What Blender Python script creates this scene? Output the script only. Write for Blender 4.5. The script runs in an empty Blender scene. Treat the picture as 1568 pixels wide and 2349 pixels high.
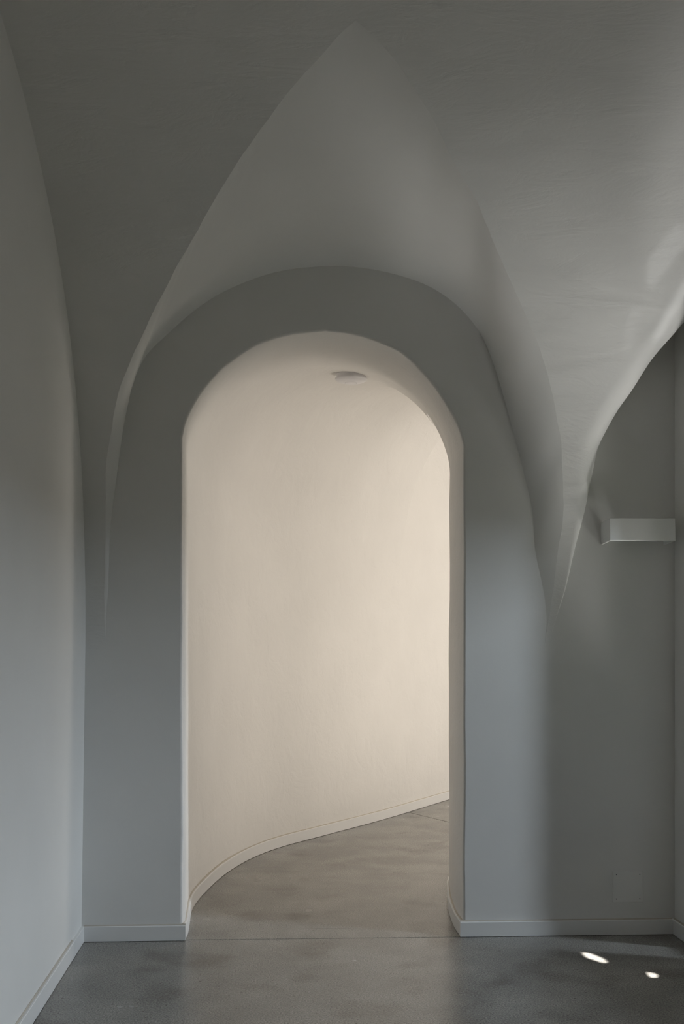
import bpy, bmesh, math, random
import numpy as np
from mathutils import Matrix, Vector, noise

random.seed(7)
S = bpy.context.scene
C = S.collection

# ------------------------------------------------------------------ camera
W, H = 1568, 2349
F, CX, CY, EYE, YAW = 2328.0, 729.0, 1473.0, 1.169, math.atan(0.0456)
cam = bpy.data.cameras.new('camera')
cam.sensor_fit = 'AUTO'
cam.sensor_width = 36.0
cam.lens = 36.0 * F / H
cam.shift_x = (W / 2 - CX) / H
cam.shift_y = (CY - H / 2) / H
cam.clip_start = 0.02
co = bpy.data.objects.new('camera', cam)
co.location = (0, 0, EYE)
co.rotation_euler = (math.pi / 2, 0, -YAW)
C.objects.link(co)
S.camera = co

# ------------------------------------------------------------------ light
S.view_settings.view_transform = 'Standard'
S.view_settings.look = 'None'
S.view_settings.gamma = 1.0
S.view_settings.exposure = 0.0
S.view_settings.use_curve_mapping = False
S.cycles.max_bounces = 14
S.cycles.use_light_tree = False
S.cycles.diffuse_bounces = 10
S.cycles.sample_clamp_indirect = 6.0

SKY_COL, SKY_STR = (0.76, 0.88, 1.0), 0.2
world = bpy.data.worlds.new('sky')
S.world = world
world.use_nodes = True
bg = world.node_tree.nodes['Background']
bg.inputs[0].default_value = (*SKY_COL, 1)
bg.inputs[1].default_value = SKY_STR

CORR_W, CORR_COL = 134, (1.0, 0.92, 0.83)
LOW_FILL = ((2.02, 3.685, -0.50), (-0.30, 0.08, 1), 0.40, 0.05, 5.2, (1.0, 0.99, 0.96))     # added fill lamp in place of sunlit paving, brightens springer and vault
HIGH_FILL = ((1.95, 3.66, 0.95), (-0.30, 0.10, 1), 0.30, 0.16, 2.2, (1.0, 0.985, 0.95))     # added fill lamp beside the door, brightens the springer; no ledge there
SKYL = ((4.9, 2.56, 2.52), (-1, 0.08, -0.25), 0.3, 1.6, 125, (0.78, 0.89, 1.0))
HALLF = ((1.9, 5.3, 0.01), (-0.1, 0, 1), 1.2, 1.2, 32, (1.0, 0.90, 0.78))  # added fill lamp acting as a sun patch on the hall floor
SUN_DIR = Vector((-0.35, 0.10, -0.90))          # the way the light travels
sl = bpy.data.lights.new('sun', 'SUN')
sl.energy = 26.0
sl.angle = math.radians(0.25)
sl.color = (1.0, 0.97, 0.93)
so = bpy.data.objects.new('sun', sl)
so.rotation_euler = SUN_DIR.to_track_quat('-Z', 'Y').to_euler()
so.location = (3, -6, 6)
C.objects.link(so)


def area(name, loc, direction, sx, sy, power, col, portal=False):
    l = bpy.data.lights.new(name, 'AREA')
    l.shape = 'RECTANGLE'
    l.size, l.size_y = sx, sy
    l.energy = power
    l.color = col
    if portal:
        l.cycles.is_portal = True
    o = bpy.data.objects.new(name, l)
    o.location = loc
    o.rotation_euler = Vector(direction).to_track_quat('-Z', 'Y').to_euler()
    C.objects.link(o)
    return o


# ------------------------------------------------------------------ helpers
ca, sa = math.cos(YAW), math.sin(YAW)


def ray(px, py):
    u, v = (px - CX) / F, (CY - py) / F
    return np.array([sa + u * ca, ca - u * sa, v])


def on_front(px, py, Y=4.0):
    d = ray(px, py)
    t = Y / d[1]
    return np.array([d[0] * t, Y, EYE + d[2] * t])


def on_floor(px, py, z=0.0):
    d = ray(px, py)
    t = (z - EYE) / d[2]
    return np.array([d[0] * t, d[1] * t, z])


def catmull(pts, n):
    """smooth curve through pts, resampled to n points evenly by length"""
    P = [np.array(p, float) for p in pts]
    P = [2 * P[0] - P[1]] + P + [2 * P[-1] - P[-2]]
    out = []
    for i in range(1, len(P) - 2):
        p0, p1, p2, p3 = P[i - 1:i + 3]
        d01 = max(np.linalg.norm(p1 - p0), 1e-6) ** .5
        d12 = max(np.linalg.norm(p2 - p1), 1e-6) ** .5
        d23 = max(np.linalg.norm(p3 - p2), 1e-6) ** .5
        for k in range(16):
            t = k / 16 * d12
            A1 = p0 + (p1 - p0) * (t + d01) / d01
            A2 = p1 + (p2 - p1) * t / d12
            A3 = p2 + (p3 - p2) * (t - d12) / d23
            B1 = A1 + (A2 - A1) * (t + d01) / (d01 + d12)
            B2 = A2 + (A3 - A2) * t / (d12 + d23)
            out.append(B1 + (B2 - B1) * t / d12)
    out.append(P[-2])
    return resample(out, n)


def resample(pts, n):
    P = np.array(pts, float)
    L = np.concatenate([[0], np.cumsum(np.linalg.norm(np.diff(P, axis=0), axis=1))])
    q = np.linspace(0, L[-1], n)
    return np.stack([np.interp(q, L, P[:, k]) for k in range(P.shape[1])], 1)


def wob(p, amp=0.004, sc=3.0, seed=0.0):
    v = noise.noise_vector(Vector((p[0] * sc + seed, p[1] * sc + 3.1, p[2] * sc + 1.7)))
    v2 = noise.noise_vector(Vector((p[0] * sc * 3 + seed, p[1] * sc * 3, p[2] * sc * 3)))
    amp *= min(1.0, max(0.0, (YF - p[1] - .004) / .30))
    return np.array([p[0], p[1] + amp * v.y + .3 * amp * v2.y, p[2] + amp * v.z + .3 * amp * v2.z])


def link(name, verts, faces, mat, parent=None, smooth=True, sharp=None, face_to=None):
    me = bpy.data.meshes.new(name)
    me.from_pydata([tuple(map(float, v)) for v in verts], [], faces)
    me.update()
    bm = bmesh.new()
    bm.from_mesh(me)
    bmesh.ops.remove_doubles(bm, verts=bm.verts, dist=1e-5)
    if face_to is None:
        bmesh.ops.recalc_face_normals(bm, faces=bm.faces)
    else:
        bm.normal_update()
        for q in bm.faces:
            if q.normal.dot(Vector(face_to) - q.calc_center_median()) < 0:
                q.normal_flip()
    for f in bm.faces:
        f.smooth = smooth
    if sharp is not None:
        for e in bm.edges:
            if len(e.link_faces) == 2 and e.calc_face_angle(0) > math.radians(sharp):
                e.smooth = False
    bm.to_mesh(me)
    bm.free()
    me.materials.append(mat)
    o = bpy.data.objects.new(name, me)
    C.objects.link(o)
    if parent is not None:
        o.parent = parent
    return o


def struct(o, label=None):
    o['kind'] = 'structure'
    if label:
        o['label'] = label
    return o


def grid(rows, skip=None):
    """rows: list of equal length lists of points -> verts, quad faces"""
    n, m = len(rows), len(rows[0])
    v = [p for r in rows for p in r]
    f = []
    for i in range(n - 1):
        for j in range(m - 1):
            if skip and skip(i, j):
                continue
            f.append((i * m + j, (i + 1) * m + j, (i + 1) * m + j + 1, i * m + j + 1))
    return v, f


class MB:
    def __init__(self):
        self.v, self.f = [], []

    def add(self, v, f):
        b = len(self.v)
        self.v += [tuple(map(float, p)) for p in v]
        self.f += [tuple(b + i for i in q) for q in f]

    def box(self, x0, x1, y0, y1, z0, z1):
        v = [(x, y, z) for x in (x0, x1) for y in (y0, y1) for z in (z0, z1)]
        self.add(v, [(0, 1, 3, 2), (4, 6, 7, 5), (0, 4, 5, 1), (2, 3, 7, 6), (0, 2, 6, 4), (1, 5, 7, 3)])

    def build(self, name, mat, parent=None, bevel=0.0, smooth=False, seg=2):
        o = link(name, self.v, self.f, mat, parent, smooth)
        if bevel:
            m = o.modifiers.new('bevel', 'BEVEL')
            m.width, m.segments, m.limit_method = bevel, seg, 'ANGLE'
            m.angle_limit = math.radians(35)
        return o


# ------------------------------------------------------------------ materials
def new_mat(name, col, rough, spec=0.5):
    m = bpy.data.materials.new(name)
    m.use_nodes = True
    b = m.node_tree.nodes['Principled BSDF']
    b.inputs['Base Color'].default_value = (*col, 1)
    b.inputs['Roughness'].default_value = rough
    b.inputs['Specular IOR Level'].default_value = spec
    return m, m.node_tree, b


def nd(nt, t, **kw):
    n = nt.nodes.new(t)
    for k, v in kw.items():
        if k in n.inputs:
            n.inputs[k].default_value = v
        else:
            setattr(n, k, v)
    return n


def plaster(name, col, streak=(1, 1, 1), big=0.25, fine=0.12, rough=0.85, pits=0.0, trowel=0.0, tstretch=(1, 1, 1)):
    m, nt, b = new_mat(name, col, rough, 0.25)
    L = nt.links.new
    g = nd(nt, 'ShaderNodeNewGeometry')
    mp = nd(nt, 'ShaderNodeMapping')
    mp.inputs['Scale'].default_value = streak
    L(g.outputs['Position'], mp.inputs['Vector'])
    n1 = nd(nt, 'ShaderNodeTexNoise', Scale=5.0, Detail=5.0, Roughness=0.55, Distortion=0.6)
    n2 = nd(nt, 'ShaderNodeTexNoise', Scale=60.0, Detail=4.0, Roughness=0.6)
    L(mp.outputs[0], n1.inputs['Vector'])
    L(mp.outputs[0], n2.inputs['Vector'])
    b1 = nd(nt, 'ShaderNodeBump', Strength=big, Distance=0.03)
    b2 = nd(nt, 'ShaderNodeBump', Strength=fine, Distance=0.003)
    L(n1.outputs[0], b1.inputs['Height'])
    L(n2.outputs[0], b2.inputs['Height'])
    L(b1.outputs[0], b2.inputs['Normal'])
    last = b2
    if trowel:
        n4 = nd(nt, 'ShaderNodeTexNoise', Scale=11.0, Detail=5.0, Roughness=0.62, Distortion=1.6)
        mp4 = nd(nt, 'ShaderNodeMapping')
        mp4.inputs['Scale'].default_value = tstretch
        L(g.outputs['Position'], mp4.inputs['Vector'])
        L(mp4.outputs[0], n4.inputs['Vector'])
        r4 = nd(nt, 'ShaderNodeValToRGB')
        r4.color_ramp.elements[0].position, r4.color_ramp.elements[1].position = 0.30, 0.46
        L(n4.outputs[0], r4.inputs[0])
        b4 = nd(nt, 'ShaderNodeBump', Strength=trowel, Distance=0.006)
        L(r4.outputs[0], b4.inputs['Height'])
        L(b2.outputs[0], b4.inputs['Normal'])
        last = b4
    if pits:
        vo = nd(nt, 'ShaderNodeTexVoronoi', Scale=9.0)
        L(g.outputs['Position'], vo.inputs['Vector'])
        rp = nd(nt, 'ShaderNodeValToRGB')
        rp.color_ramp.elements[0].position = 0.0
        rp.color_ramp.elements[1].position = 0.06
        L(vo.outputs['Distance'], rp.inputs[0])
        b3 = nd(nt, 'ShaderNodeBump', Strength=pits, Distance=0.003)
        L(rp.outputs[0], b3.inputs['Height'])
        L(last.outputs[0], b3.inputs['Normal'])
        last = b3
    L(last.outputs[0], b.inputs['Normal'])
    # faint mottling of the lime wash
    n3 = nd(nt, 'ShaderNodeTexNoise', Scale=2.3, Detail=3.0)
    L(g.outputs['Position'], n3.inputs['Vector'])
    r3 = nd(nt, 'ShaderNodeValToRGB')
    r3.color_ramp.elements[0].position, r3.color_ramp.elements[1].position = 0.3, 0.7
    r3.color_ramp.elements[0].color = (*[c * 0.955 for c in col], 1)
    r3.color_ramp.elements[1].color = (*col, 1)
    L(n3.outputs[0], r3.inputs[0])
    L(r3.outputs[0], b.inputs['Base Color'])
    return m


WHITE = (0.80, 0.795, 0.775)
M_wall = plaster('wall_plaster', WHITE, (1, 1, 1), 0.05, 0.06)
M_vault = plaster('vault_plaster', WHITE, (0.7, 1.8, 1.8), 0.20, 0.12, trowel=0.11, tstretch=(.45, 1.3, 1.3))
M_soffit = plaster('lunette_plaster', WHITE, (1, 1, 1), 0.06, 0.06)
M_corr = plaster('corridor_plaster', (0.80, 0.785, 0.76), (1, 1, 1), 0.22, 0.14, pits=0.35, trowel=0.15, tstretch=(1.0, 1.2, .8))
M_base, _, _ = new_mat('painted_baseboard', (0.80, 0.80, 0.79), 0.4, 0.4)
M_bead, _, _ = new_mat('joint_filler', (0.52, 0.48, 0.42), 0.8, 0.2)
M_gap, _, _ = new_mat('joint_sealant', (0.10, 0.095, 0.09), 0.8, 0.2)
M_plastic, _, _ = new_mat('white_plastic', (0.82, 0.81, 0.83), 0.35, 0.5)
M_grey, _, _ = new_mat('grey_plastic', (0.16, 0.155, 0.15), 0.5, 0.5)
M_gyps = plaster('lamp_gypsum', (0.78, 0.78, 0.76), (1, 1, 1), 0.03, 0.04)
M_plate, _, _ = new_mat('painted_plate', (0.80, 0.795, 0.775), 0.6, 0.3)
M_screw, _, _ = new_mat('screw_head', (0.10, 0.10, 0.10), 0.5, 0.5)
M_absorb, _, _ = new_mat('outdoor_lawn', (0.012, 0.015, 0.008), 0.9, 0.2)  # near-black so the unseen ground and added box bounce little light
M_frame, _, _ = new_mat('dark_metal_frame', (0.06, 0.06, 0.06), 0.4, 0.5)


def concrete():
    m, nt, b = new_mat('polished_concrete', (0.2, 0.2, 0.19), 0.22, 0.5)
    L = nt.links.new
    g = nd(nt, 'ShaderNodeNewGeometry')
    cloud = nd(nt, 'ShaderNodeTexNoise', Scale=3.1, Detail=4.0, Roughness=0.52, Distortion=0.15)
    speck = nd(nt, 'ShaderNodeTexNoise', Scale=190.0, Detail=2.0, Roughness=0.6)
    for n in (cloud, speck):
        L(g.outputs['Position'], n.inputs['Vector'])
    r1 = nd(nt, 'ShaderNodeValToRGB')
    r1.color_ramp.elements[0].position, r1.color_ramp.elements[1].position = 0.25, 0.75
    r1.color_ramp.elements[0].color = (0.168, 0.161, 0.149, 1)
    r1.color_ramp.elements[1].color = (0.300, 0.288, 0.268, 1)
    L(cloud.outputs[0], r1.inputs[0])
    r2 = nd(nt, 'ShaderNodeValToRGB')
    r2.color_ramp.elements[0].position, r2.color_ramp.elements[1].position = 0.30, 0.70
    r2.color_ramp.elements[0].color = (0.45, 0.45, 0.45, 1)
    r2.color_ramp.elements[1].color = (1.50, 1.50, 1.47, 1)
    L(speck.outputs[0], r2.inputs[0])
    mx = nd(nt, 'ShaderNodeMix', data_type='RGBA', blend_type='MULTIPLY')
    mx.inputs[0].default_value = 1.0
    L(r1.outputs[0], mx.inputs[6])
    L(r2.outputs[0], mx.inputs[7])
    # small pale aggregate grains
    gr = nd(nt, 'ShaderNodeTexNoise', Scale=140.0, Detail=1.0)
    L(g.outputs['Position'], gr.inputs['Vector'])
    r3 = nd(nt, 'ShaderNodeValToRGB')
    r3.color_ramp.elements[0].position, r3.color_ramp.elements[1].position = 0.66, 0.74
    L(gr.outputs[0], r3.inputs[0])
    mx2 = nd(nt, 'ShaderNodeMix', data_type='RGBA')
    L(r3.outputs[0], mx2.inputs[0])
    L(mx.outputs[2], mx2.inputs[6])
    mx2.inputs[7].default_value = (0.30, 0.30, 0.29, 1)
    # darker worn stains with a grainy edge, and small dark pores
    st = nd(nt, 'ShaderNodeTexNoise', Scale=3.6, Detail=2.0, Roughness=0.5)
    sg = nd(nt, 'ShaderNodeTexNoise', Scale=110.0, Detail=2.0)
    po = nd(nt, 'ShaderNodeTexNoise', Scale=75.0, Detail=0.0)
    for n in (st, sg, po):
        L(g.outputs['Position'], n.inputs['Vector'])
    ad = nd(nt, 'ShaderNodeMath', operation='MULTIPLY_ADD')
    ad.inputs[1].default_value = 0.35
    L(sg.outputs[0], ad.inputs[0])
    L(st.outputs[0], ad.inputs[2])
    r5 = nd(nt, 'ShaderNodeValToRGB')
    r5.color_ramp.elements[0].position, r5.color_ramp.elements[1].position = 0.72, 0.92
    r5.color_ramp.elements[0].color = (1, 1, 1, 1)
    r5.color_ramp.elements[1].color = (0.58, 0.55, 0.52, 1)
    L(ad.outputs[0], r5.inputs[0])
    r6 = nd(nt, 'ShaderNodeValToRGB')
    r6.color_ramp.elements[0].position, r6.color_ramp.elements[1].position = 0.17, 0.21
    r6.color_ramp.elements[0].color = (0.45, 0.43, 0.40, 1)
    r6.color_ramp.elements[1].color = (1, 1, 1, 1)
    L(po.outputs[0], r6.inputs[0])
    m5 = nd(nt, 'ShaderNodeMix', data_type='RGBA', blend_type='MULTIPLY')
    m6 = nd(nt, 'ShaderNodeMix', data_type='RGBA', blend_type='MULTIPLY')
    m5.inputs[0].default_value = m6.inputs[0].default_value = 1.0
    L(mx2.outputs[2], m5.inputs[6])
    L(r5.outputs[0], m5.inputs[7])
    L(m5.outputs[2], m6.inputs[6])
    L(r6.outputs[0], m6.inputs[7])
    # one scuff line just past the threshold
    p0, p1 = on_floor(688, 2130), on_floor(806, 2130)
    sx = nd(nt, 'ShaderNodeSeparateXYZ')
    L(g.outputs['Position'], sx.inputs[0])
    wv = nd(nt, 'ShaderNodeMath', operation='MULTIPLY_ADD')
    wv.inputs[1].default_value = 0.03
    nz = nd(nt, 'ShaderNodeTexNoise', Scale=14.0, Detail=3.0)
    L(g.outputs['Position'], nz.inputs['Vector'])
    L(nz.outputs[0], wv.inputs[0])
    L(sx.outputs[1], wv.inputs[2])
    cy = nd(nt, 'ShaderNodeMath', operation='COMPARE')
    cy.inputs[1].default_value, cy.inputs[2].default_value = float(p0[1] + p1[1]) / 2 + .015, 0.0035
    L(wv.outputs[0], cy.inputs[0])
    cx_ = nd(nt, 'ShaderNodeMath', operation='COMPARE')
    cx_.inputs[1].default_value, cx_.inputs[2].default_value = float(p0[0] + p1[0]) / 2, float(p1[0] - p0[0]) / 2
    L(sx.outputs[0], cx_.inputs[0])
    mm = nd(nt, 'ShaderNodeMath', operation='MULTIPLY')
    L(cy.outputs[0], mm.inputs[0])
    L(cx_.outputs[0], mm.inputs[1])
    mg = nd(nt, 'ShaderNodeMath', operation='MULTIPLY')
    L(mm.outputs[0], mg.inputs[0])
    L(sg.outputs[0], mg.inputs[1])
    m7 = nd(nt, 'ShaderNodeMix', data_type='RGBA')
    m7.inputs[7].default_value = (0.07, 0.066, 0.06, 1)
    L(mg.outputs[0], m7.inputs[0])
    L(m6.outputs[2], m7.inputs[6])
    L(m7.outputs[2], b.inputs['Base Color'])
    rr = nd(nt, 'ShaderNodeMapRange')
    rr.inputs['To Min'].default_value, rr.inputs['To Max'].default_value = 0.22, 0.30
    L(cloud.outputs[0], rr.inputs[0])
    L(rr.outputs[0], b.inputs['Roughness'])
    bp = nd(nt, 'ShaderNodeBump', Strength=0.04, Distance=0.001)
    L(speck.outputs[0], bp.inputs['Height'])
    L(bp.outputs[0], b.inputs['Normal'])
    return m


M_conc = concrete()

# ------------------------------------------------------------------ main measures
YF, YB = 4.0, -0.60                       # front wall, back wall
TH = 0.16                                 # right wall thickness
BT, BH = 0.012, 0.060                     # baseboard thickness, height
XL = on_floor(192, 2162)[0] - BT
XR = on_floor(1541.5, 2143)[0] + BT
YJ, YJ0, ZL, ZH = 3.79, 2.50, -0.02, 1.72 # door opening in the right wall
AZ, AL = 4.40, 1.78                       # unseen sun blocker added above it


def xl(z):                                # the left wall leans in slightly
    return XL + 0.017 * min(z, 1.25) / 1.25


# profile of the main barrel vault, taken along the left wall
edge = [(203, 1440), (203, 1388), (197, 1230), (190, 1090), (178, 932), (162, 800), (150, 715), (136, 606),
        (121, 511), (102, 409), (82, 330), (56, 231.6), (25.5, 112), (0, 22)]
prof = []
for px, py in edge:
    d = ray(px, py)
    x = xl(1.5)
    t = x / d[0]
    prof.append((YF - d[1] * t, EYE + d[2] * t))
ZS = on_front(740, 1512)[2]
prof = [(0.0, ZS)] + [p for p in prof if p[1] > ZS + 0.25 and p[0] > 0.004]
# keep it convex and rising, then close it over a crown in mid-room
mid = (YF - YB) / 2
PZ = np.linspace(0, 1, 200)


def fit_profile():
    d = np.array([p[0] for p in prof]); z = np.array([p[1] for p in prof])
    best = None
    for zc in np.arange(2.7, 3.4, 0.02):
        for n in np.arange(1.6, 3.4, 0.05):
            for m in np.arange(1.2, 2.6, 0.05):
                # (1-d/mid)^m... superellipse: ((z-ZS)/(zc-ZS))^n + ((mid-d)/mid)^m = 1
                q = np.clip((z - ZS) / (zc - ZS), 0, 1)
                dd = mid * (1 - np.power(np.clip(1 - q ** n, 0, 1), 1 / m))
                e = float(((dd - d) ** 2).sum())
                if best is None or e < best[0]:
                    best = (e, zc, n, m)
    return best


_e, ZC, PN, PM = fit_profile()


def vault_d(z):
    q = min(max((z - ZS) / (ZC - ZS), 0), 1)
    return mid * (1 - max(1 - q ** PN, 0) ** (1 / PM))


def vault_z(d):
    r = abs(1 - d / mid)
    return ZS + (ZC - ZS) * max(1 - r ** PM, 0) ** (1 / PN)


print('profile', _e, ZC, PN, PM, [(round(a, 3), round(b, 3), round(vault_d(b), 3)) for a, b in prof])


def on_vault(px, py):
    d = ray(px, py)
    lo, hi = 0.5, YF / d[1]
    # march back from the wall towards the viewer: first crossing
    t = hi
    step = 0.004
    prev = None
    tt = 1.2
    while tt < hi:
        z = EYE + d[2] * tt
        dd = YF - d[1] * tt
        if z >= vault_z(dd):
            break
        tt += step
    for _ in range(12):
        step *= .5
        z = EYE + d[2] * tt
        dd = YF - d[1] * tt
        tt += -step if z >= vault_z(dd) else step
    tt = min(tt, hi)
    return np.array([d[0] * tt, d[1] * tt, EYE + d[2] * tt])


# ------------------------------------------------------------------ floor
bed = MB()
bed.box(-2.2, XR + TH, YB - 0.2, 4.02, -0.10, -0.018)
bed.box(-2.2, 5.2, 4.02, 12.0, -0.10, -0.018)
floor = struct(bed.build('floor', M_gap), 'dark bed under the polished concrete floor slabs')


def slab(poly):
    n = len(poly)
    m = MB()
    m.add([(x, y, 0) for x, y in poly] + [(x, y, -0.02) for x, y in poly],
          [tuple(range(n)), tuple(range(2 * n - 1, n - 1, -1))] + [(i, n + i, n + (i + 1) % n, (i + 1) % n) for i in range(n)])
    return m.build('slab', M_conc, floor, bevel=0.0012, seg=1)


ja, jb = on_floor(425, 2156.5), on_floor(1055, 2149.5)      # threshold joint
sl_ = (jb[1] - ja[1]) / (jb[0] - ja[0])
jy = lambda x: ja[1] + sl_ * (x - ja[0])
G = 0.0022
slab([(-2.2, YB - 0.2), (XR + .16, YB - 0.2), (XR + .16, jy(XR) - G), (-2.2, jy(-2.2) - G)])
k0, k1 = on_floor(935, 1863), on_floor(1034, 1887)           # second joint, round the bend
kd = (k1 - k0) / np.linalg.norm(k1 - k0)
kn = np.array([-kd[1], kd[0], 0])
kn = kn if kn[1] > 0 else -kn
A, B = k0 - kd * 3.2, k0 + kd * ((jy(2.7) + .03 - k0[1]) / kd[1])
slab([(-2.2, jy(-2.2) + G), (B[0], jy(B[0]) + G), tuple((B - kn * G * 1.7)[:2]), tuple((A - kn * G * 1.7)[:2]), (-2.2, A[1])])
A2, B2 = A + kn * G * 1.7, B + kn * G * 1.7
slab([tuple(A2[:2]), tuple(B2[:2]), (5.1, jy(5.1) + G), (5.1, 11.5), (A2[0], 11.5)])

# ------------------------------------------------------------------ corridor plan
lf = [(430, 2155), (435, 2120), (440, 2090), (452, 2069), (470, 2048), (520, 2003), (580, 1968), (640, 1945), (750, 1915),
      (880, 1880), (1034, 1833)]
Lp = [on_floor(*p)[:2] for p in lf]
Lc = catmull(Lp, 120)
# wall face lies one baseboard thickness behind the board's foot
tan = np.gradient(Lc, axis=0)
tan /= np.linalg.norm(tan, axis=1)[:, None]
nrm = np.stack([-tan[:, 1], tan[:, 0]], 1)                   # to the left of travel
Lw = Lc + nrm * BT
Lw[0] = [on_front(418, 1800)[0], YF]
head = Lc[-1] - Lc[-25]
head /= np.linalg.norm(head)
right = np.array([head[1], -head[0]])
# s1: plane of the second arch
i1 = int(np.argmin(np.linalg.norm(Lc - on_floor(918, 1868)[:2], axis=1)))
WID = 1.22
R1 = Lw[i1] + right * WID
r0x = on_front(1062, 1800)[0]
rb = [on_floor(1053, 2149.6)[:2], on_floor(1041.8, 2129)[:2], on_floor(1032, 2104)[:2], on_floor(1026.5, 2079.5)[:2]]
Rp = [np.array([r0x, YF])] + [p + np.array([BT, 0.0]) for p in rb[1:]]
Rp += [np.array([0.862, 4.82]), np.array([1.05, 5.18])]
Rp += [R1 + (np.array([1.05, 5.18]) - R1) * 0.5, R1]
print('L', Lw[::12].round(3).tolist(), 'R', [p.round(3).tolist() for p in Rp], 'head', head)
NS = 70
Lt = resample(Lw[:i1 + 1], NS)
Rt = catmull(Rp, NS)

# front arch outline (half-metre deep reveal behind it)
fa = [(420, 1004), (427, 972), (440, 941), (458, 910), (482, 876), (511.6, 845), (548, 818), (587.5, 793.7), (632, 776),
      (677, 764.7), (744, 758), (793, 763), (832, 772), (868.75, 785), (918, 807), (950, 835), (980, 867), (1000, 893),
      (1016, 919), (1034, 950), (1047, 977), (1056, 1000), (1061, 1022)]
FA = np.array([on_front(*p) for p in fa])
NA, NV = 61, 14
FAr = resample(FA, NA)


def arch_uz(n, m=400):
    a = np.linspace(0, math.pi, m)
    u = -np.sign(np.cos(a)) * np.abs(np.cos(a)) ** (2 / n)
    z = np.abs(np.sin(a)) ** (2 / n)
    return resample(np.stack([u, z], 1), NA)


fu = (FAr[:, 0] - FAr[0, 0]) / (FAr[-1, 0] - FAr[0, 0])
LEAN_L = on_front(420, 1004)[0] - Lw[0][0]
LEAN_R = on_front(1062, 1022)[0] - r0x


def section(i, w, L, R, zs_l, zs_r, zc, n):
    """ring of points left floor -> arch -> right floor; w: 0 = front outline, 1 = superellipse"""
    pts = []
    uz = arch_uz(n)
    zfL, zfR = FAr[0, 2], FAr[-1, 2]
    zl, zr = zfL * (1 - w) + zs_l * w, zfR * (1 - w) + zs_r * w
    arch = []
    for k in range(NA):
        u = fu[k] * (1 - w) + (uz[k, 0] * .5 + .5) * w
        base = zl + (zr - zl) * u
        z = FAr[k, 2] * (1 - w) + (zs_l + (zs_r - zs_l) * (uz[k, 0] * .5 + .5) + (zc - (zs_l + zs_r) / 2) * uz[k, 1]) * w
        p = L * (1 - u) + R * u
        arch.append((p[0], p[1], z))
    for k in range(NV):
        pts.append((L[0], L[1], zl * k / NV))
    pts += arch
    for k in range(NV - 1, -1, -1):
        pts.append((R[0], R[1], zr * k / NV))
    return pts


def sm(x):
    x = min(max(x, 0), 1)
    return x * x * (3 - 2 * x)


rings = []
for i in range(NS):
    s = i / (NS - 1)
    w = sm(s / 0.30)
    zs = 1.97 + (1.50 - 1.97) * sm((s - .05) / .95)
    zc = 2.41 + (2.66 - 2.41) * sm(s)
    rings.append(section(i, w, Lt[i], Rt[i], zs, zs + .02 * (1 - s), zc, 2.05))
# widen gently at the very front edge so that the arris is eased by hand
outer = []
cxm = (Lt[0][0] + Rt[0][0]) / 2
r = 0.009
ring0 = rings[0]
nn = []
for k, p in enumerate(ring0):
    a, b = np.array(ring0[max(k - 1, 0)]), np.array(ring0[min(k + 1, len(ring0) - 1)])
    t = b - a
    t /= np.linalg.norm(t) + 1e-9
    nn.append(np.array([-t[2], 0, t[0]]))
    if k < NV:
        nn[-1] = np.array([-1.0, 0, 0])
    if k >= NV + NA:
        nn[-1] = np.array([1.0, 0, 0])


def chip(p):
    return 0.0022 * noise.noise(Vector((p[0] * 9, 0.3, p[2] * 9))) + 0.003 * noise.noise(Vector((p[0] * 3.2, 5.3, p[2] * 3.2)))


fil = []
for a in (0, 22, 45, 67, 90):
    c_, s_ = math.cos(math.radians(a)), math.sin(math.radians(a))
    fil.append([tuple(np.array(p) + nn[k] * (r * (1 - s_) + chip(p) * (p[2] > .1)) + np.array([0, r * (1 - c_), 0])) for k, p in enumerate(ring0)])
rows = fil[:]
for i in range(1, NS):
    ww = sm(i / 12) * sm((NS - 1 - i) / 16)
    rw = []
    for k, p in enumerate(rings[i]):
        q = np.array(p)
        v = noise.noise_vector(Vector((q[0] * 2.6, q[1] * 2.6, q[2] * 2.6)))
        v2 = noise.noise_vector(Vector((q[0] * 8, q[1] * 8, q[2] * 8)))
        e = 0.0 if q[2] < .08 else 1.0
        q = q + e * ww * (np.array(v) * .007 + np.array(v2) * .002)
        rw.append(q)
    rows.append(rw)
v, f = grid(rows, skip=lambda i, j: i - 4 > NS * .27 and j >= NV + NA - 13)
corr_vf = (v, f)
corr = struct(link('wall_corridor', v, f, M_corr), 'curving white plaster corridor wall and vault beyond the doorway')

# ---- second bay of the corridor, taller, with its window on the inner side
NE = 40
Lend = [Lw[i1] + (Lc[-1] + nrm[-1] * BT - Lw[i1]) * q for q in np.linspace(0, 1, 12)]
Lend += [Lend[-1] + head * 0.1 * (k + 1) for k in range(22)]
Lend = np.array(Lend)
Rend = np.array([p + right * WID for p in Lend])
rows2 = []
HZ = [0, .3, .6, .9, 1.2, 1.5, 1.8, 2.1, 2.4, 2.7]
for a, b in zip(Lend, Rend):
    rw = [(a[0], a[1], z) for z in HZ]
    for q in np.linspace(0, 1, 25):
        p = a * (1 - q) + b * q
        rw.append((p[0], p[1], 2.7 + .5 * math.sin(math.pi * q)))
    rw += [(b[0], b[1], z) for z in HZ[::-1]]
    rows2.append(rw)
nrow = len(rows2[0])
v, f = grid(rows2, skip=lambda i, j: i < 26 and j >= nrow - 11)
struct(link('wall_corridor_far', v, f, M_corr, sharp=50), 'pale wall of the brighter corridor bay round the bend')
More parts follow.
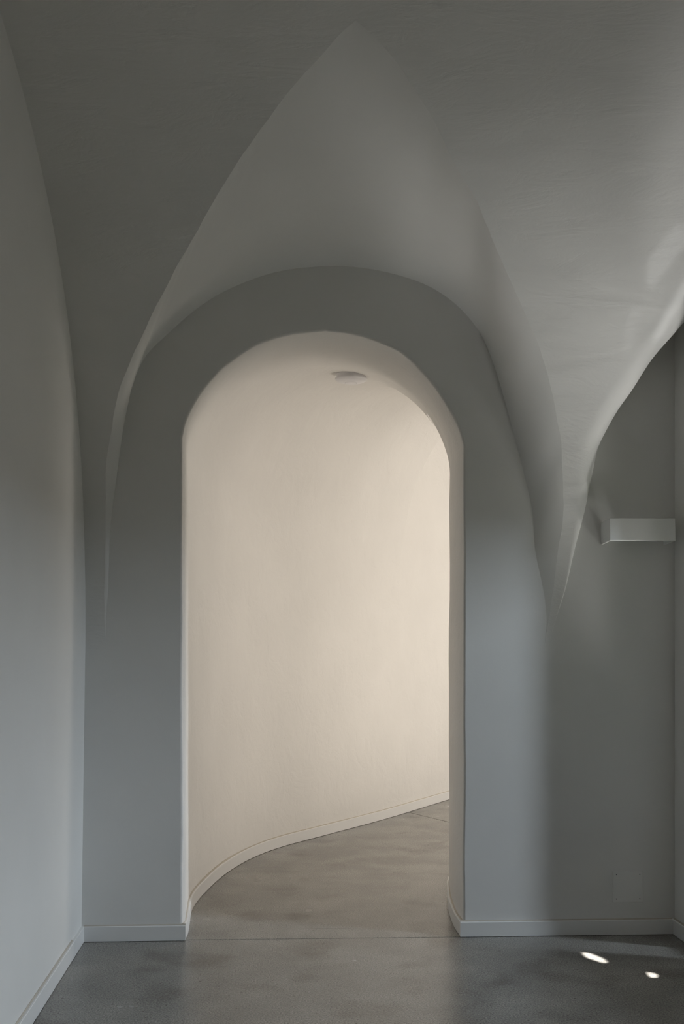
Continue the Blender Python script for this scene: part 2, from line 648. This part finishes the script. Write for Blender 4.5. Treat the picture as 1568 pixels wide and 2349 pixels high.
# cheek wall between the low vault and the tall bay
lastring = rings[-1]
big = resample(rows2[0], len(lastring))
ring_rows = [lastring, [tuple(p) for p in big]]
lr = [np.array(p) for p in rows[-1]]
top = []
for k, p in enumerate(lastring):
    u = 0 if k < NV else 1 if k >= NV + NA else (k - NV) / (NA - 1)
    a = np.array(lastring[0]) * (1 - u) + np.array(lastring[-1]) * u
    z = p[2] if k < NV or k >= NV + NA else 2.7 + .5 * math.sin(math.pi * u)
    if k in (NV - 1, NV + NA):
        z = p[2]
    top.append((a[0], a[1], z))
v, f = grid([lr, top])
struct(link('wall_corridor_cheek', v, f, M_corr, smooth=False))
ea, eb = Lend[-1], Rend[-1]
struct(link('wall_corridor_end', [(ea[0], ea[1], 0), (eb[0], eb[1], 0), (eb[0], eb[1], 3.3), (ea[0], ea[1], 3.3)], [(0, 1, 2, 3)], M_corr, smooth=False))

# ------------------------------------------------------------------ front wall
XA, XB, ZT = XL - .3, XR + .02, 3.6
hole = fil[0]
out = []
for k, p in enumerate(hole):
    if k < NV:
        out.append((XA, YF, ZT * k / NV))
    elif k < NV + NA:
        out.append((XA + (XB - XA) * (k - NV) / (NA - 1), YF, ZT))
    else:
        out.append((XB, YF, ZT * (NV + NA + NV - 1 - k) / NV))
v, f = grid([hole, out])
struct(link('wall_front', v, f, M_wall, smooth=False), 'white plaster wall with the round-arched opening')

# ------------------------------------------------------------------ vault with lunettes
gl = [(244.5, 1507), (239, 1367), (241.5, 1239), (243, 1132), (244.5, 1047), (252, 1009), (265, 932), (273.5, 894),
      (309, 809), (358.7, 702), (414, 600), (462, 510), (520, 412), (600, 296.6), (680, 191), (737, 127.6), (778.6, 80), (815, 48)]
gr = [(1245, 1511), (1254, 1440), (1266, 1371), (1279, 1269), (1291, 1170), (1291, 1132), (1289, 1064), (1284, 996), (1263.5, 894),
      (1236, 798.5), (1212, 737), (1165, 632), (1114, 519), (1091, 462), (1046, 383), (998.6, 287), (951, 210),
      (903, 137), (860, 88), (815, 48)]
wl = [(250, 1507), (250, 1452), (252, 1239), (263, 1132), (273.5, 1047), (282, 983), (290.5, 932), (314, 855), (337, 813), (380, 770),
      (448, 711), (499, 677), (576, 642), (650, 621), (735, 611)]
wr = [(1243.6, 1511), (1242, 1440), (1235, 1354), (1221.5, 1269), (1219, 1183), (1202, 1098), (1168, 962), (1134, 843), (1100, 764), (1050, 703),
      (983, 657), (887, 625), (791, 611), (735, 611)]
NG = 90
gL = np.array([on_vault(*p) for p in catmull(gl, NG)])
gR = np.array([on_vault(*p) for p in catmull(gr, NG)])
wL = np.array([on_front(*p) for p in catmull(wl, NG)])
wR = np.array([on_front(*p) for p in catmull(wr, NG)])
for g in (gL, gR):                         # strictly rising edges
    g[:, 2] = np.maximum.accumulate(g[:, 2]) + np.arange(NG) * 1e-5
g2p = [(1246, 1518), (1272, 1422), (1293, 1354), (1317, 1252), (1341, 1170), (1355, 1115), (1369, 1064), (1383, 1013), (1400, 979),
       (1427, 931), (1461, 884), (1509, 809), (1568, 740), (1650, 640), (1740, 540), (1850, 420)]
g2 = np.array([on_vault(px + 6 * min(1, (1518 - py) / 300), py) for px, py in catmull(g2p, NG)])
g2[:, 2] = np.maximum.accumulate(g2[:, 2])
apex = gL[-1]
gR[-1] = apex


def xz(g, z):
    return float(np.interp(z, g[:, 2], g[:, 0]))


ZA = float(apex[2])
for k in range(NG - 1):
    gR[k, 2] = min(gR[k, 2], ZA - (NG - 1 - k) * 1e-5)
for g in (gL, gR):                         # sit exactly on the barrel
    g[:, 1] = [YF - vault_d(z) for z in g[:, 2]]
    g[0, 2] = ZS - .01
    g[0, 1] = YF + .006
print('apex', apex, 'g2 end', g2[-1], 'XL', XL, 'XR', XR)
vt = []
vf = []


def strip(zs, x0f, x1f, nx):
    rws = []
    for z in zs:
        x0, x1 = x0f(z), x1f(z)
        d = vault_d(z) - .006 * (z < ZS)
        rws.append([wob((x0 + (x1 - x0) * k / nx, YF - d, z)) for k in range(nx + 1)])
    v, f = grid(rws)
    b = len(vt)
    vt.extend(v)
    vf.extend(tuple(b + i for i in q) for q in f)


def edge_wob(z, k):
    return min(1, max(0, (ZA - z) / .05)) * min(1, max(0, (z - ZS) / .2)) * 0.0035 * noise.noise(Vector((z * 14, k, 0.5))) + min(1, max(0, (ZA - z) / .05)) * 0.002 * noise.noise(Vector((z * 45, k, 2.5)))


zlo = np.linspace(ZS - .01, ZA, 130)
strip(gL[:, 2], lambda z: XL - .08, lambda z: xz(gL, z) + edge_wob(z, 1), 24)
# right spandrel with a rounded outer edge turning into the right-hand lunette
zlo = gR[:, 2]
zr_end = float(g2[-1, 2])
rows_sp = []
soff2 = []
for z in zlo:
    d = vault_d(z) - .006 * (z < ZS)
    x0 = xz(gR, z) + edge_wob(z, 2)
    x1 = xz(g2, z) if z < zr_end else XR + .25
    x1 = min(max(x1, x0 + .004), XR + .25)
    rr = min(.10, (x1 - x0) * .6, max(d * .9, .0005))
    rw = [wob((x0 + (x1 - rr - x0) * k / 26, YF - d, z)) for k in range(27)]
    for a in np.linspace(0, 90, 9)[1:]:
        A_ = math.radians(a)
        rw.append(wob((x1 - rr + rr * math.sin(A_), YF - d + rr * (1 - math.cos(A_)), z)))
    rw.append(np.array([x1, YF + .002, z]))
    rows_sp.append(rw)
v, f = grid(rows_sp)
b0 = len(vt)
vt.extend(v)
vf.extend(tuple(b0 + i for i in q) for q in f)
# above the lunette apex, over the crown and down to the back wall
dd = np.concatenate([np.linspace(vault_d(ZA), mid, 60), np.linspace(mid, 2 * mid - .001, 80)[1:]])
rws = []
for d in dd:
    z = vault_z(d)
    rws.append([wob((XL - .08 + (XR + .25 - XL + .08) * k / 50, YF - d, z)) for k in range(51)])
v, f = grid(rws)
b0 = len(vt)
vt.extend(v)
vf.extend(tuple(b0 + i for i in q) for q in f)
ceiling = struct(link('ceiling', vt, vf, M_vault, sharp=40, face_to=(.4, 1.6, 1.3)), 'grey-white plaster barrel vault over the room')

# soffit of the pointed lunette over the opening
sv, sf = [], []
for g, w, kk in ((gL, wL, 1), (gR, wR, 2)):
    rws = []
    for j in range(NG):
        g_ = np.array(g[j])
        g_[0] += edge_wob(g_[2], kk)
        g_ = wob(g_)
        w_ = np.array(w[j]) + np.array([0, 0.004, 0])
        row = []
        for q in np.linspace(0, 1, 25):
            p = g_ * (1 - q) + w_ * q
            row.append(p)
        rws.append(row)
    v, f = grid(rws)
    b = len(sv)
    sv.extend(v)
    sf.extend(tuple(b + i for i in q) for q in f)
o = link('lunette_soffit', sv, sf, M_soffit, ceiling, sharp=50, face_to=(.25, 1.6, 1.3))
o['label'] = 'smooth pointed lunette over the arched opening'

# ------------------------------------------------------------------ side and back walls
m = MB()
zz = np.linspace(0, 3.6, 25)
v, f = grid([[(xl(z), y, z) for z in zz] for y in np.linspace(YB - .02, YF + .02, 12)])
struct(link('wall_left', v, f, M_wall, smooth=True), 'white plaster side wall on the left')

m = MB()
m.box(XR, XR + TH, YJ, YF + .02, 0, 3.6)
m.box(XR, XR + TH, YB - .02, YJ0, 0, 3.6)
m.box(XR, XR + TH, YJ0, YJ, ZH, 3.6)
m.box(XR, XR + TH, YJ0, YJ, -.54, ZL)
m.box(XR, XR + TH, YJ0, YJ0 + 1.10, ZL, .42)  # sill added to keep the sky lamp off the near floor
struct(m.build('wall_right', M_wall), 'white plaster side wall on the right')
m = MB()                                  # back wall with a wide opening added to lower the ambient light
m.box(XL - .3, -.45, YB - .12, YB, 0, 3.6)
m.box(1.15, XR + .3, YB - .12, YB, 0, 3.6)
m.box(-.45, 1.15, YB - .12, YB, 2.5, 3.6)
struct(m.build('wall_back', M_wall))
m = MB()                                  # dark box added behind it to absorb light
m.box(-1.4, -1.3, -3.2, YB - .12, 0, 3.6)
m.box(2.0, 2.1, -3.2, YB - .12, 0, 3.6)
m.box(-1.4, 2.1, -3.3, -3.2, 0, 3.6)
m.box(-1.4, 2.1, -3.3, YB - .12, -.12, -.02)
struct(m.build('wall_back_room', M_absorb))
m = MB()
m.box(-3.2, 2.12, -3.4, 4.0, 3.6, 3.7)
m.box(-3.2, 6, 4.0, 12.2, 3.62, 3.72)
struct(m.build('roof', M_wall))  # unseen slab over the shell, added to block sun and sky leaks
m = MB()
m.box(XR + TH - .03, XR + TH, YJ0, YJ0 + .03, ZL, ZH)
m.box(XR + TH - .03, XR + TH, YJ - .03, YJ, ZL, ZH)
m.box(XR + TH - .03, XR + TH, YJ0 + .03, YJ - .03, ZH - .03, ZH)
struct(m.build('door_1', M_frame), 'slim dark frame of the garden door in the right wall')
m = MB()
m.box(XR + TH, 16, -16, 12, -.70, -.55)
struct(m.build('ground', M_absorb))
m = MB()
m.box(XR + TH, XR + TH + .60, 3.60, 3.80, -.60, -.53)
struct(m.build('trim_kerb', M_wall, bevel=.003))

# unseen sheet added outside to block the sun; two gaps shape the floor slivers
sliver1 = [on_floor(*p) for p in [(1335, 2185), (1352, 2186.5), (1384, 2199.5), (1392, 2208), (1381, 2208.5), (1344, 2196)]]
sliver2 = [on_floor(*p) for p in [(1483, 2230.5), (1497, 2232), (1506.5, 2236.5), (1505, 2241), (1502, 2242.5), (1492, 2242)]]
SD = np.array(SUN_DIR)
bm = bmesh.new()


def loop(pts):
    vs = [bm.verts.new(p) for p in pts]
    for i in range(len(vs)):
        bm.edges.new((vs[i], vs[(i + 1) % len(vs)]))


loop([(XR + TH, YJ0 - 1.0, AZ), (XR + TH + AL, YJ0 - 1.0, AZ), (XR + TH + AL, YJ + .35, AZ), (XR + TH, YJ + .35, AZ)])
for sv_ in (sliver1, sliver2):
    loop([tuple(p - SD * (AZ / -SD[2])) for p in sv_])
bmesh.ops.triangle_fill(bm, use_beauty=True, edges=bm.edges[:])
me = bpy.data.meshes.new('awning')
bm.to_mesh(me)
bm.free()
me.materials.append(M_frame)
aw = bpy.data.objects.new('awning', me)
C.objects.link(aw)
struct(aw)

# daylight portal and added fill lamps
area('daylight_portal', (XR + TH + .01, (YJ + YJ0) / 2, (ZL + ZH) / 2), (-1, 0, 0), YJ - YJ0, ZH - ZL, 1, (1, 1, 1), portal=True)
pv = area('kerb_bounce', *LOW_FILL)
pv.data.spread = math.radians(64)
area('ledge_bounce', *HIGH_FILL).data.spread = math.radians(130)
area('hall_floor_bounce', *HALLF)
# added beam lamps, standing in for reflected sun, throw patches on to the vault
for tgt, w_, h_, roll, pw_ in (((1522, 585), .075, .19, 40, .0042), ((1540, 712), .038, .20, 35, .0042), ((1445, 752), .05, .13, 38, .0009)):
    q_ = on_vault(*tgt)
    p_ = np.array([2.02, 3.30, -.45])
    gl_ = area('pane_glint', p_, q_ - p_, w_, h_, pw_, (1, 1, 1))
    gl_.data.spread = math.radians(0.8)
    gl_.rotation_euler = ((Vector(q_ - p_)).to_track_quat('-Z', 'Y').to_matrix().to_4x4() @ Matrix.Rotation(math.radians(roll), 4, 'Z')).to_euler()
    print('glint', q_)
print('PAVE', [tuple(round(q, 2) for q in r_) for r_ in pv.rotation_euler.to_matrix()])
area('sky_daylight', *SKYL)

# bright hall beyond the bend, daylit from its far side
HX, HY0, HY1 = 4.95, 4.06, 9.6
struct(link('wall_hall', [(XR - .1, HY0, 0), (HX, HY0, 0), (HX, HY1, 0), (-1.5, HY1, 0), (XR - .1, HY0, 3.62), (HX, HY0, 3.62), (HX, HY1, 3.62), (-1.5, HY1, 3.62)],
            [(0, 1, 5, 4), (1, 2, 6, 5), (2, 3, 7, 6)], M_corr, smooth=False))
area('hall_daylight', (HX - .05, 6.3, 1.62), (-1, -.12, 0), 4.0, 2.8, CORR_W, CORR_COL)

# ------------------------------------------------------------------ baseboards
def board(name, path, side, parent=None, h=BH, t=BT):
    """path: wall-line points; side: +1 board stands on the left of travel, -1 on the right"""
    P = np.array(path, float)
    tg = np.gradient(P, axis=0)
    tg /= np.linalg.norm(tg, axis=1)[:, None]
    nr = np.stack([-tg[:, 1], tg[:, 0]], 1) * side
    b = 0.0018
    rws = []
    for p, n in zip(P, nr):
        q = lambda o_, z_: (p[0] + n[0] * o_, p[1] + n[1] * o_, z_)
        rws.append([q(-.004, .002), q(t, .002), q(t, h - b), q(t - b, h), q(-.004, h)])
    v, f = grid(rws)
    nl = len(rws[0])
    f.append(tuple(range(nl)))
    e = (len(rws) - 1) * nl
    f.append(tuple(range(e + nl - 1, e - 1, -1)))
    o = link(name, v, f, M_base, parent, smooth=False)
    # thin bead of filler between board and wall
    rws = [[(p[0] + n[0] * a_, p[1] + n[1] * a_, z_) for a_, z_ in ((-.004, h - .002), (t * .45, h - .002), (t * .40, h + .0012), (.0015, h + .0045), (-.004, h + .0045))]
           for p, n in zip(P, nr)]
    v, f = grid(rws)
    if parent is None:
        link('filler_bead', v, f, M_bead, o, smooth=False)
    return o


bx = on_floor(425.5, 2157)[0]
struct(board('baseboard_front', [(XL + BT, YF), (bx, YF)], -1), 'white baseboard left of the arched opening')
bx2 = on_floor(1055, 2150)[0]
struct(board('baseboard_front', [(bx2, YF), (XR - BT, YF)], -1), 'white baseboard right of the arched opening')
ys = on_floor(171, 2195)[1]
bl = struct(board('baseboard_left', [(XL + .001, ys - .0008), (XL + .001, YB)], 1), 'white baseboard along the left wall')
s2 = board('baseboard_piece', [(XL + .001, ys + .0008), (XL + .001, YF)], -1, bl)
struct(board('baseboard_right', [(XR, YB), (XR, YF)], 1), 'white baseboard along the right wall')
Lfull = np.vstack([[[Lw[0][0] , YF - .001]], Lt[2:], Lend[1:]])
struct(board('baseboard_corridor', resample(Lfull, 160), -1), 'white baseboard bending along the curved corridor wall')
struct(board('baseboard_jamb', resample(np.vstack([[[Rt[0][0], YF - .001]], Rt[2:]]), 90), 1), 'white baseboard curving round the right jamb')

# ------------------------------------------------------------------ things
def thing(name, label, cat, loc, rot=(0, 0, 0)):
    o = bpy.data.objects.new(name, None)
    o.location = loc
    o.rotation_euler = rot
    o['label'] = label
    o['category'] = cat
    o.empty_display_size = .1
    C.objects.link(o)
    return o


# wall lamp: hollow gypsum trough, open above and below
pl, pr_ = on_front(1377, 1225), on_front(1524, 1225)
lw, ld, lh = (pr_[0] - pl[0]), 0.108, 0.088
lc = (pl + pr_) / 2
lamp = thing('wall_lamp', 'white box-shaped gypsum wall lamp on the right of the wall', 'lamp', (lc[0], YF, lc[2]), (math.radians(-3.5), 0, 0))
m = MB()
hw, wt = lw / 2, .008
sec = []
outl = [(-hw, 0), (-hw, -ld), (hw, -ld), (hw, 0)]
inn = [(-hw + wt, 0), (-hw + wt, -ld + wt), (hw - wt, -ld + wt), (hw - wt, 0)]
v = []
for x, y in outl:
    v += [(x, y, -lh / 2), (x, y, lh / 2)]
for x, y in inn:
    v += [(x, y, -lh / 2), (x, y, lh / 2)]
f = []
for i in range(3):
    a, b = 2 * i, 2 * i + 2
    f.append((a, b, b + 1, a + 1))
    f.append((8 + a, 8 + a + 1, 8 + b + 1, 8 + b))
    f.append((a + 1, b + 1, 8 + b + 1, 8 + a + 1))
    f.append((a, 8 + a, 8 + b, b))
f.append((0, 1, 9, 8))
f.append((6, 14, 15, 7))
m.add(v, f)
m.build('shade', M_gyps, lamp, bevel=.0018, seg=2)
m = MB()
m.box(-hw + .03, hw - .03, -.012, .012, -.03, .03)
m.build('mounting_plate', M_plastic, lamp, bevel=.002)
m = MB()
m.box(-.02, .02, -.035, -.010, -.014, .014)
m.build('socket', M_plastic, lamp, bevel=.004)
bm = bmesh.new()
bmesh.ops.create_uvsphere(bm, u_segments=16, v_segments=10, radius=.016)
for q in bm.verts:
    q.co = Vector((q.co.x, q.co.y * 1.7 - .055, q.co.z))
me = bpy.data.meshes.new('bulb')
bm.to_mesh(me)
bm.free()
me.materials.append(M_plastic)
o = bpy.data.objects.new('bulb', me)
C.objects.link(o)
o.parent = lamp

# cover plate with four screws, low on the wall
c4 = [on_front(*p) for p in [(1405, 1997), (1474, 1998), (1473, 2070), (1405, 2069)]]
cc = sum(c4) / 4
plate = thing('cover_plate', 'square white blank cover plate with four screws low on the wall', 'plate', (cc[0], YF, cc[2]))
m = MB()
pw, ph = (c4[1][0] - c4[0][0]) / 2, (c4[0][2] - c4[3][2]) / 2
m.box(-pw, pw, -.003, .004, -ph, ph)
m.build('plate', M_plate, plate, bevel=.0015)


def disc(name, r, y, x, z, mat, parent, n=14):
    m = MB()
    ring = [(x + r * math.cos(2 * math.pi * k / n), z + r * math.sin(2 * math.pi * k / n)) for k in range(n)]
    m.add([(a, y, b) for a, b in ring] + [(a, 0, b) for a, b in ring],
          [tuple(range(n))] + [(i, (i + 1) % n, n + (i + 1) % n, n + i) for i in range(n)])
    return m.build(name, mat, parent)


for sx in (-1, 1):
    for sz in (-1, 1):
        disc('screw', .0022, -.0042, sx * (pw - .014), sz * (ph - .014), M_screw, plate, 10)

# round access point on the corridor crown
APZ_D = ray(805, 868)


def lathe(name, prof_, mat, parent, n=56):
    rws = [[(r_ * math.cos(2 * math.pi * k / n), r_ * math.sin(2 * math.pi * k / n), z_) for k in range(n + 1)] for r_, z_ in prof_]
    v, f = grid(rws)
    return link(name, v, f, mat, parent, smooth=True, sharp=40)


from mathutils.bvhtree import BVHTree
bv = BVHTree.FromPolygons([tuple(map(float, q)) for q in corr_vf[0]], corr_vf[1])
AP_R = 0.078
hit = None
for y in np.arange(4.2, 6.0, 0.01):        # where the crown is just above the cover
    q = APZ_D * (y / APZ_D[1])
    h = bv.ray_cast(Vector((q[0], q[1], 1.0)), Vector((0, 0, 1)))
    if h[0] is not None and EYE + q[2] > h[0].z - 0.020:
        break
hit_p, hit_n = h[0], h[1] if h[1].z < 0 else -h[1]
hit_n = (hit_n + Vector((0, 0, -2.5))).normalized()
ap = thing('wireless_access_point', 'round white shallow dome on the corridor ceiling with a thin dark ring', 'access point',
           tuple(Vector(hit_p) + hit_n * .022), hit_n.to_track_quat('-Z', 'Y').to_euler())
lathe('base', [(0, .03), (.072, .03), (.072, .006), (.068, .0)], M_plastic, ap)
lathe('cover', [(.068, .003), (.078, .001), (.0785, -.003), (.076, -.007), (.060, -.0145), (.042, -.0185), (.0290, -.0205), (.0290, -.0190), (.0272, -.0190),
                (.0272, -.0208), (.012, -.0216), (0.0001, -.0218)], M_plastic, ap)
lathe('ring', [(.0291, -.0196), (.0271, -.0196)], M_grey, ap)
print('AP', ap.location)
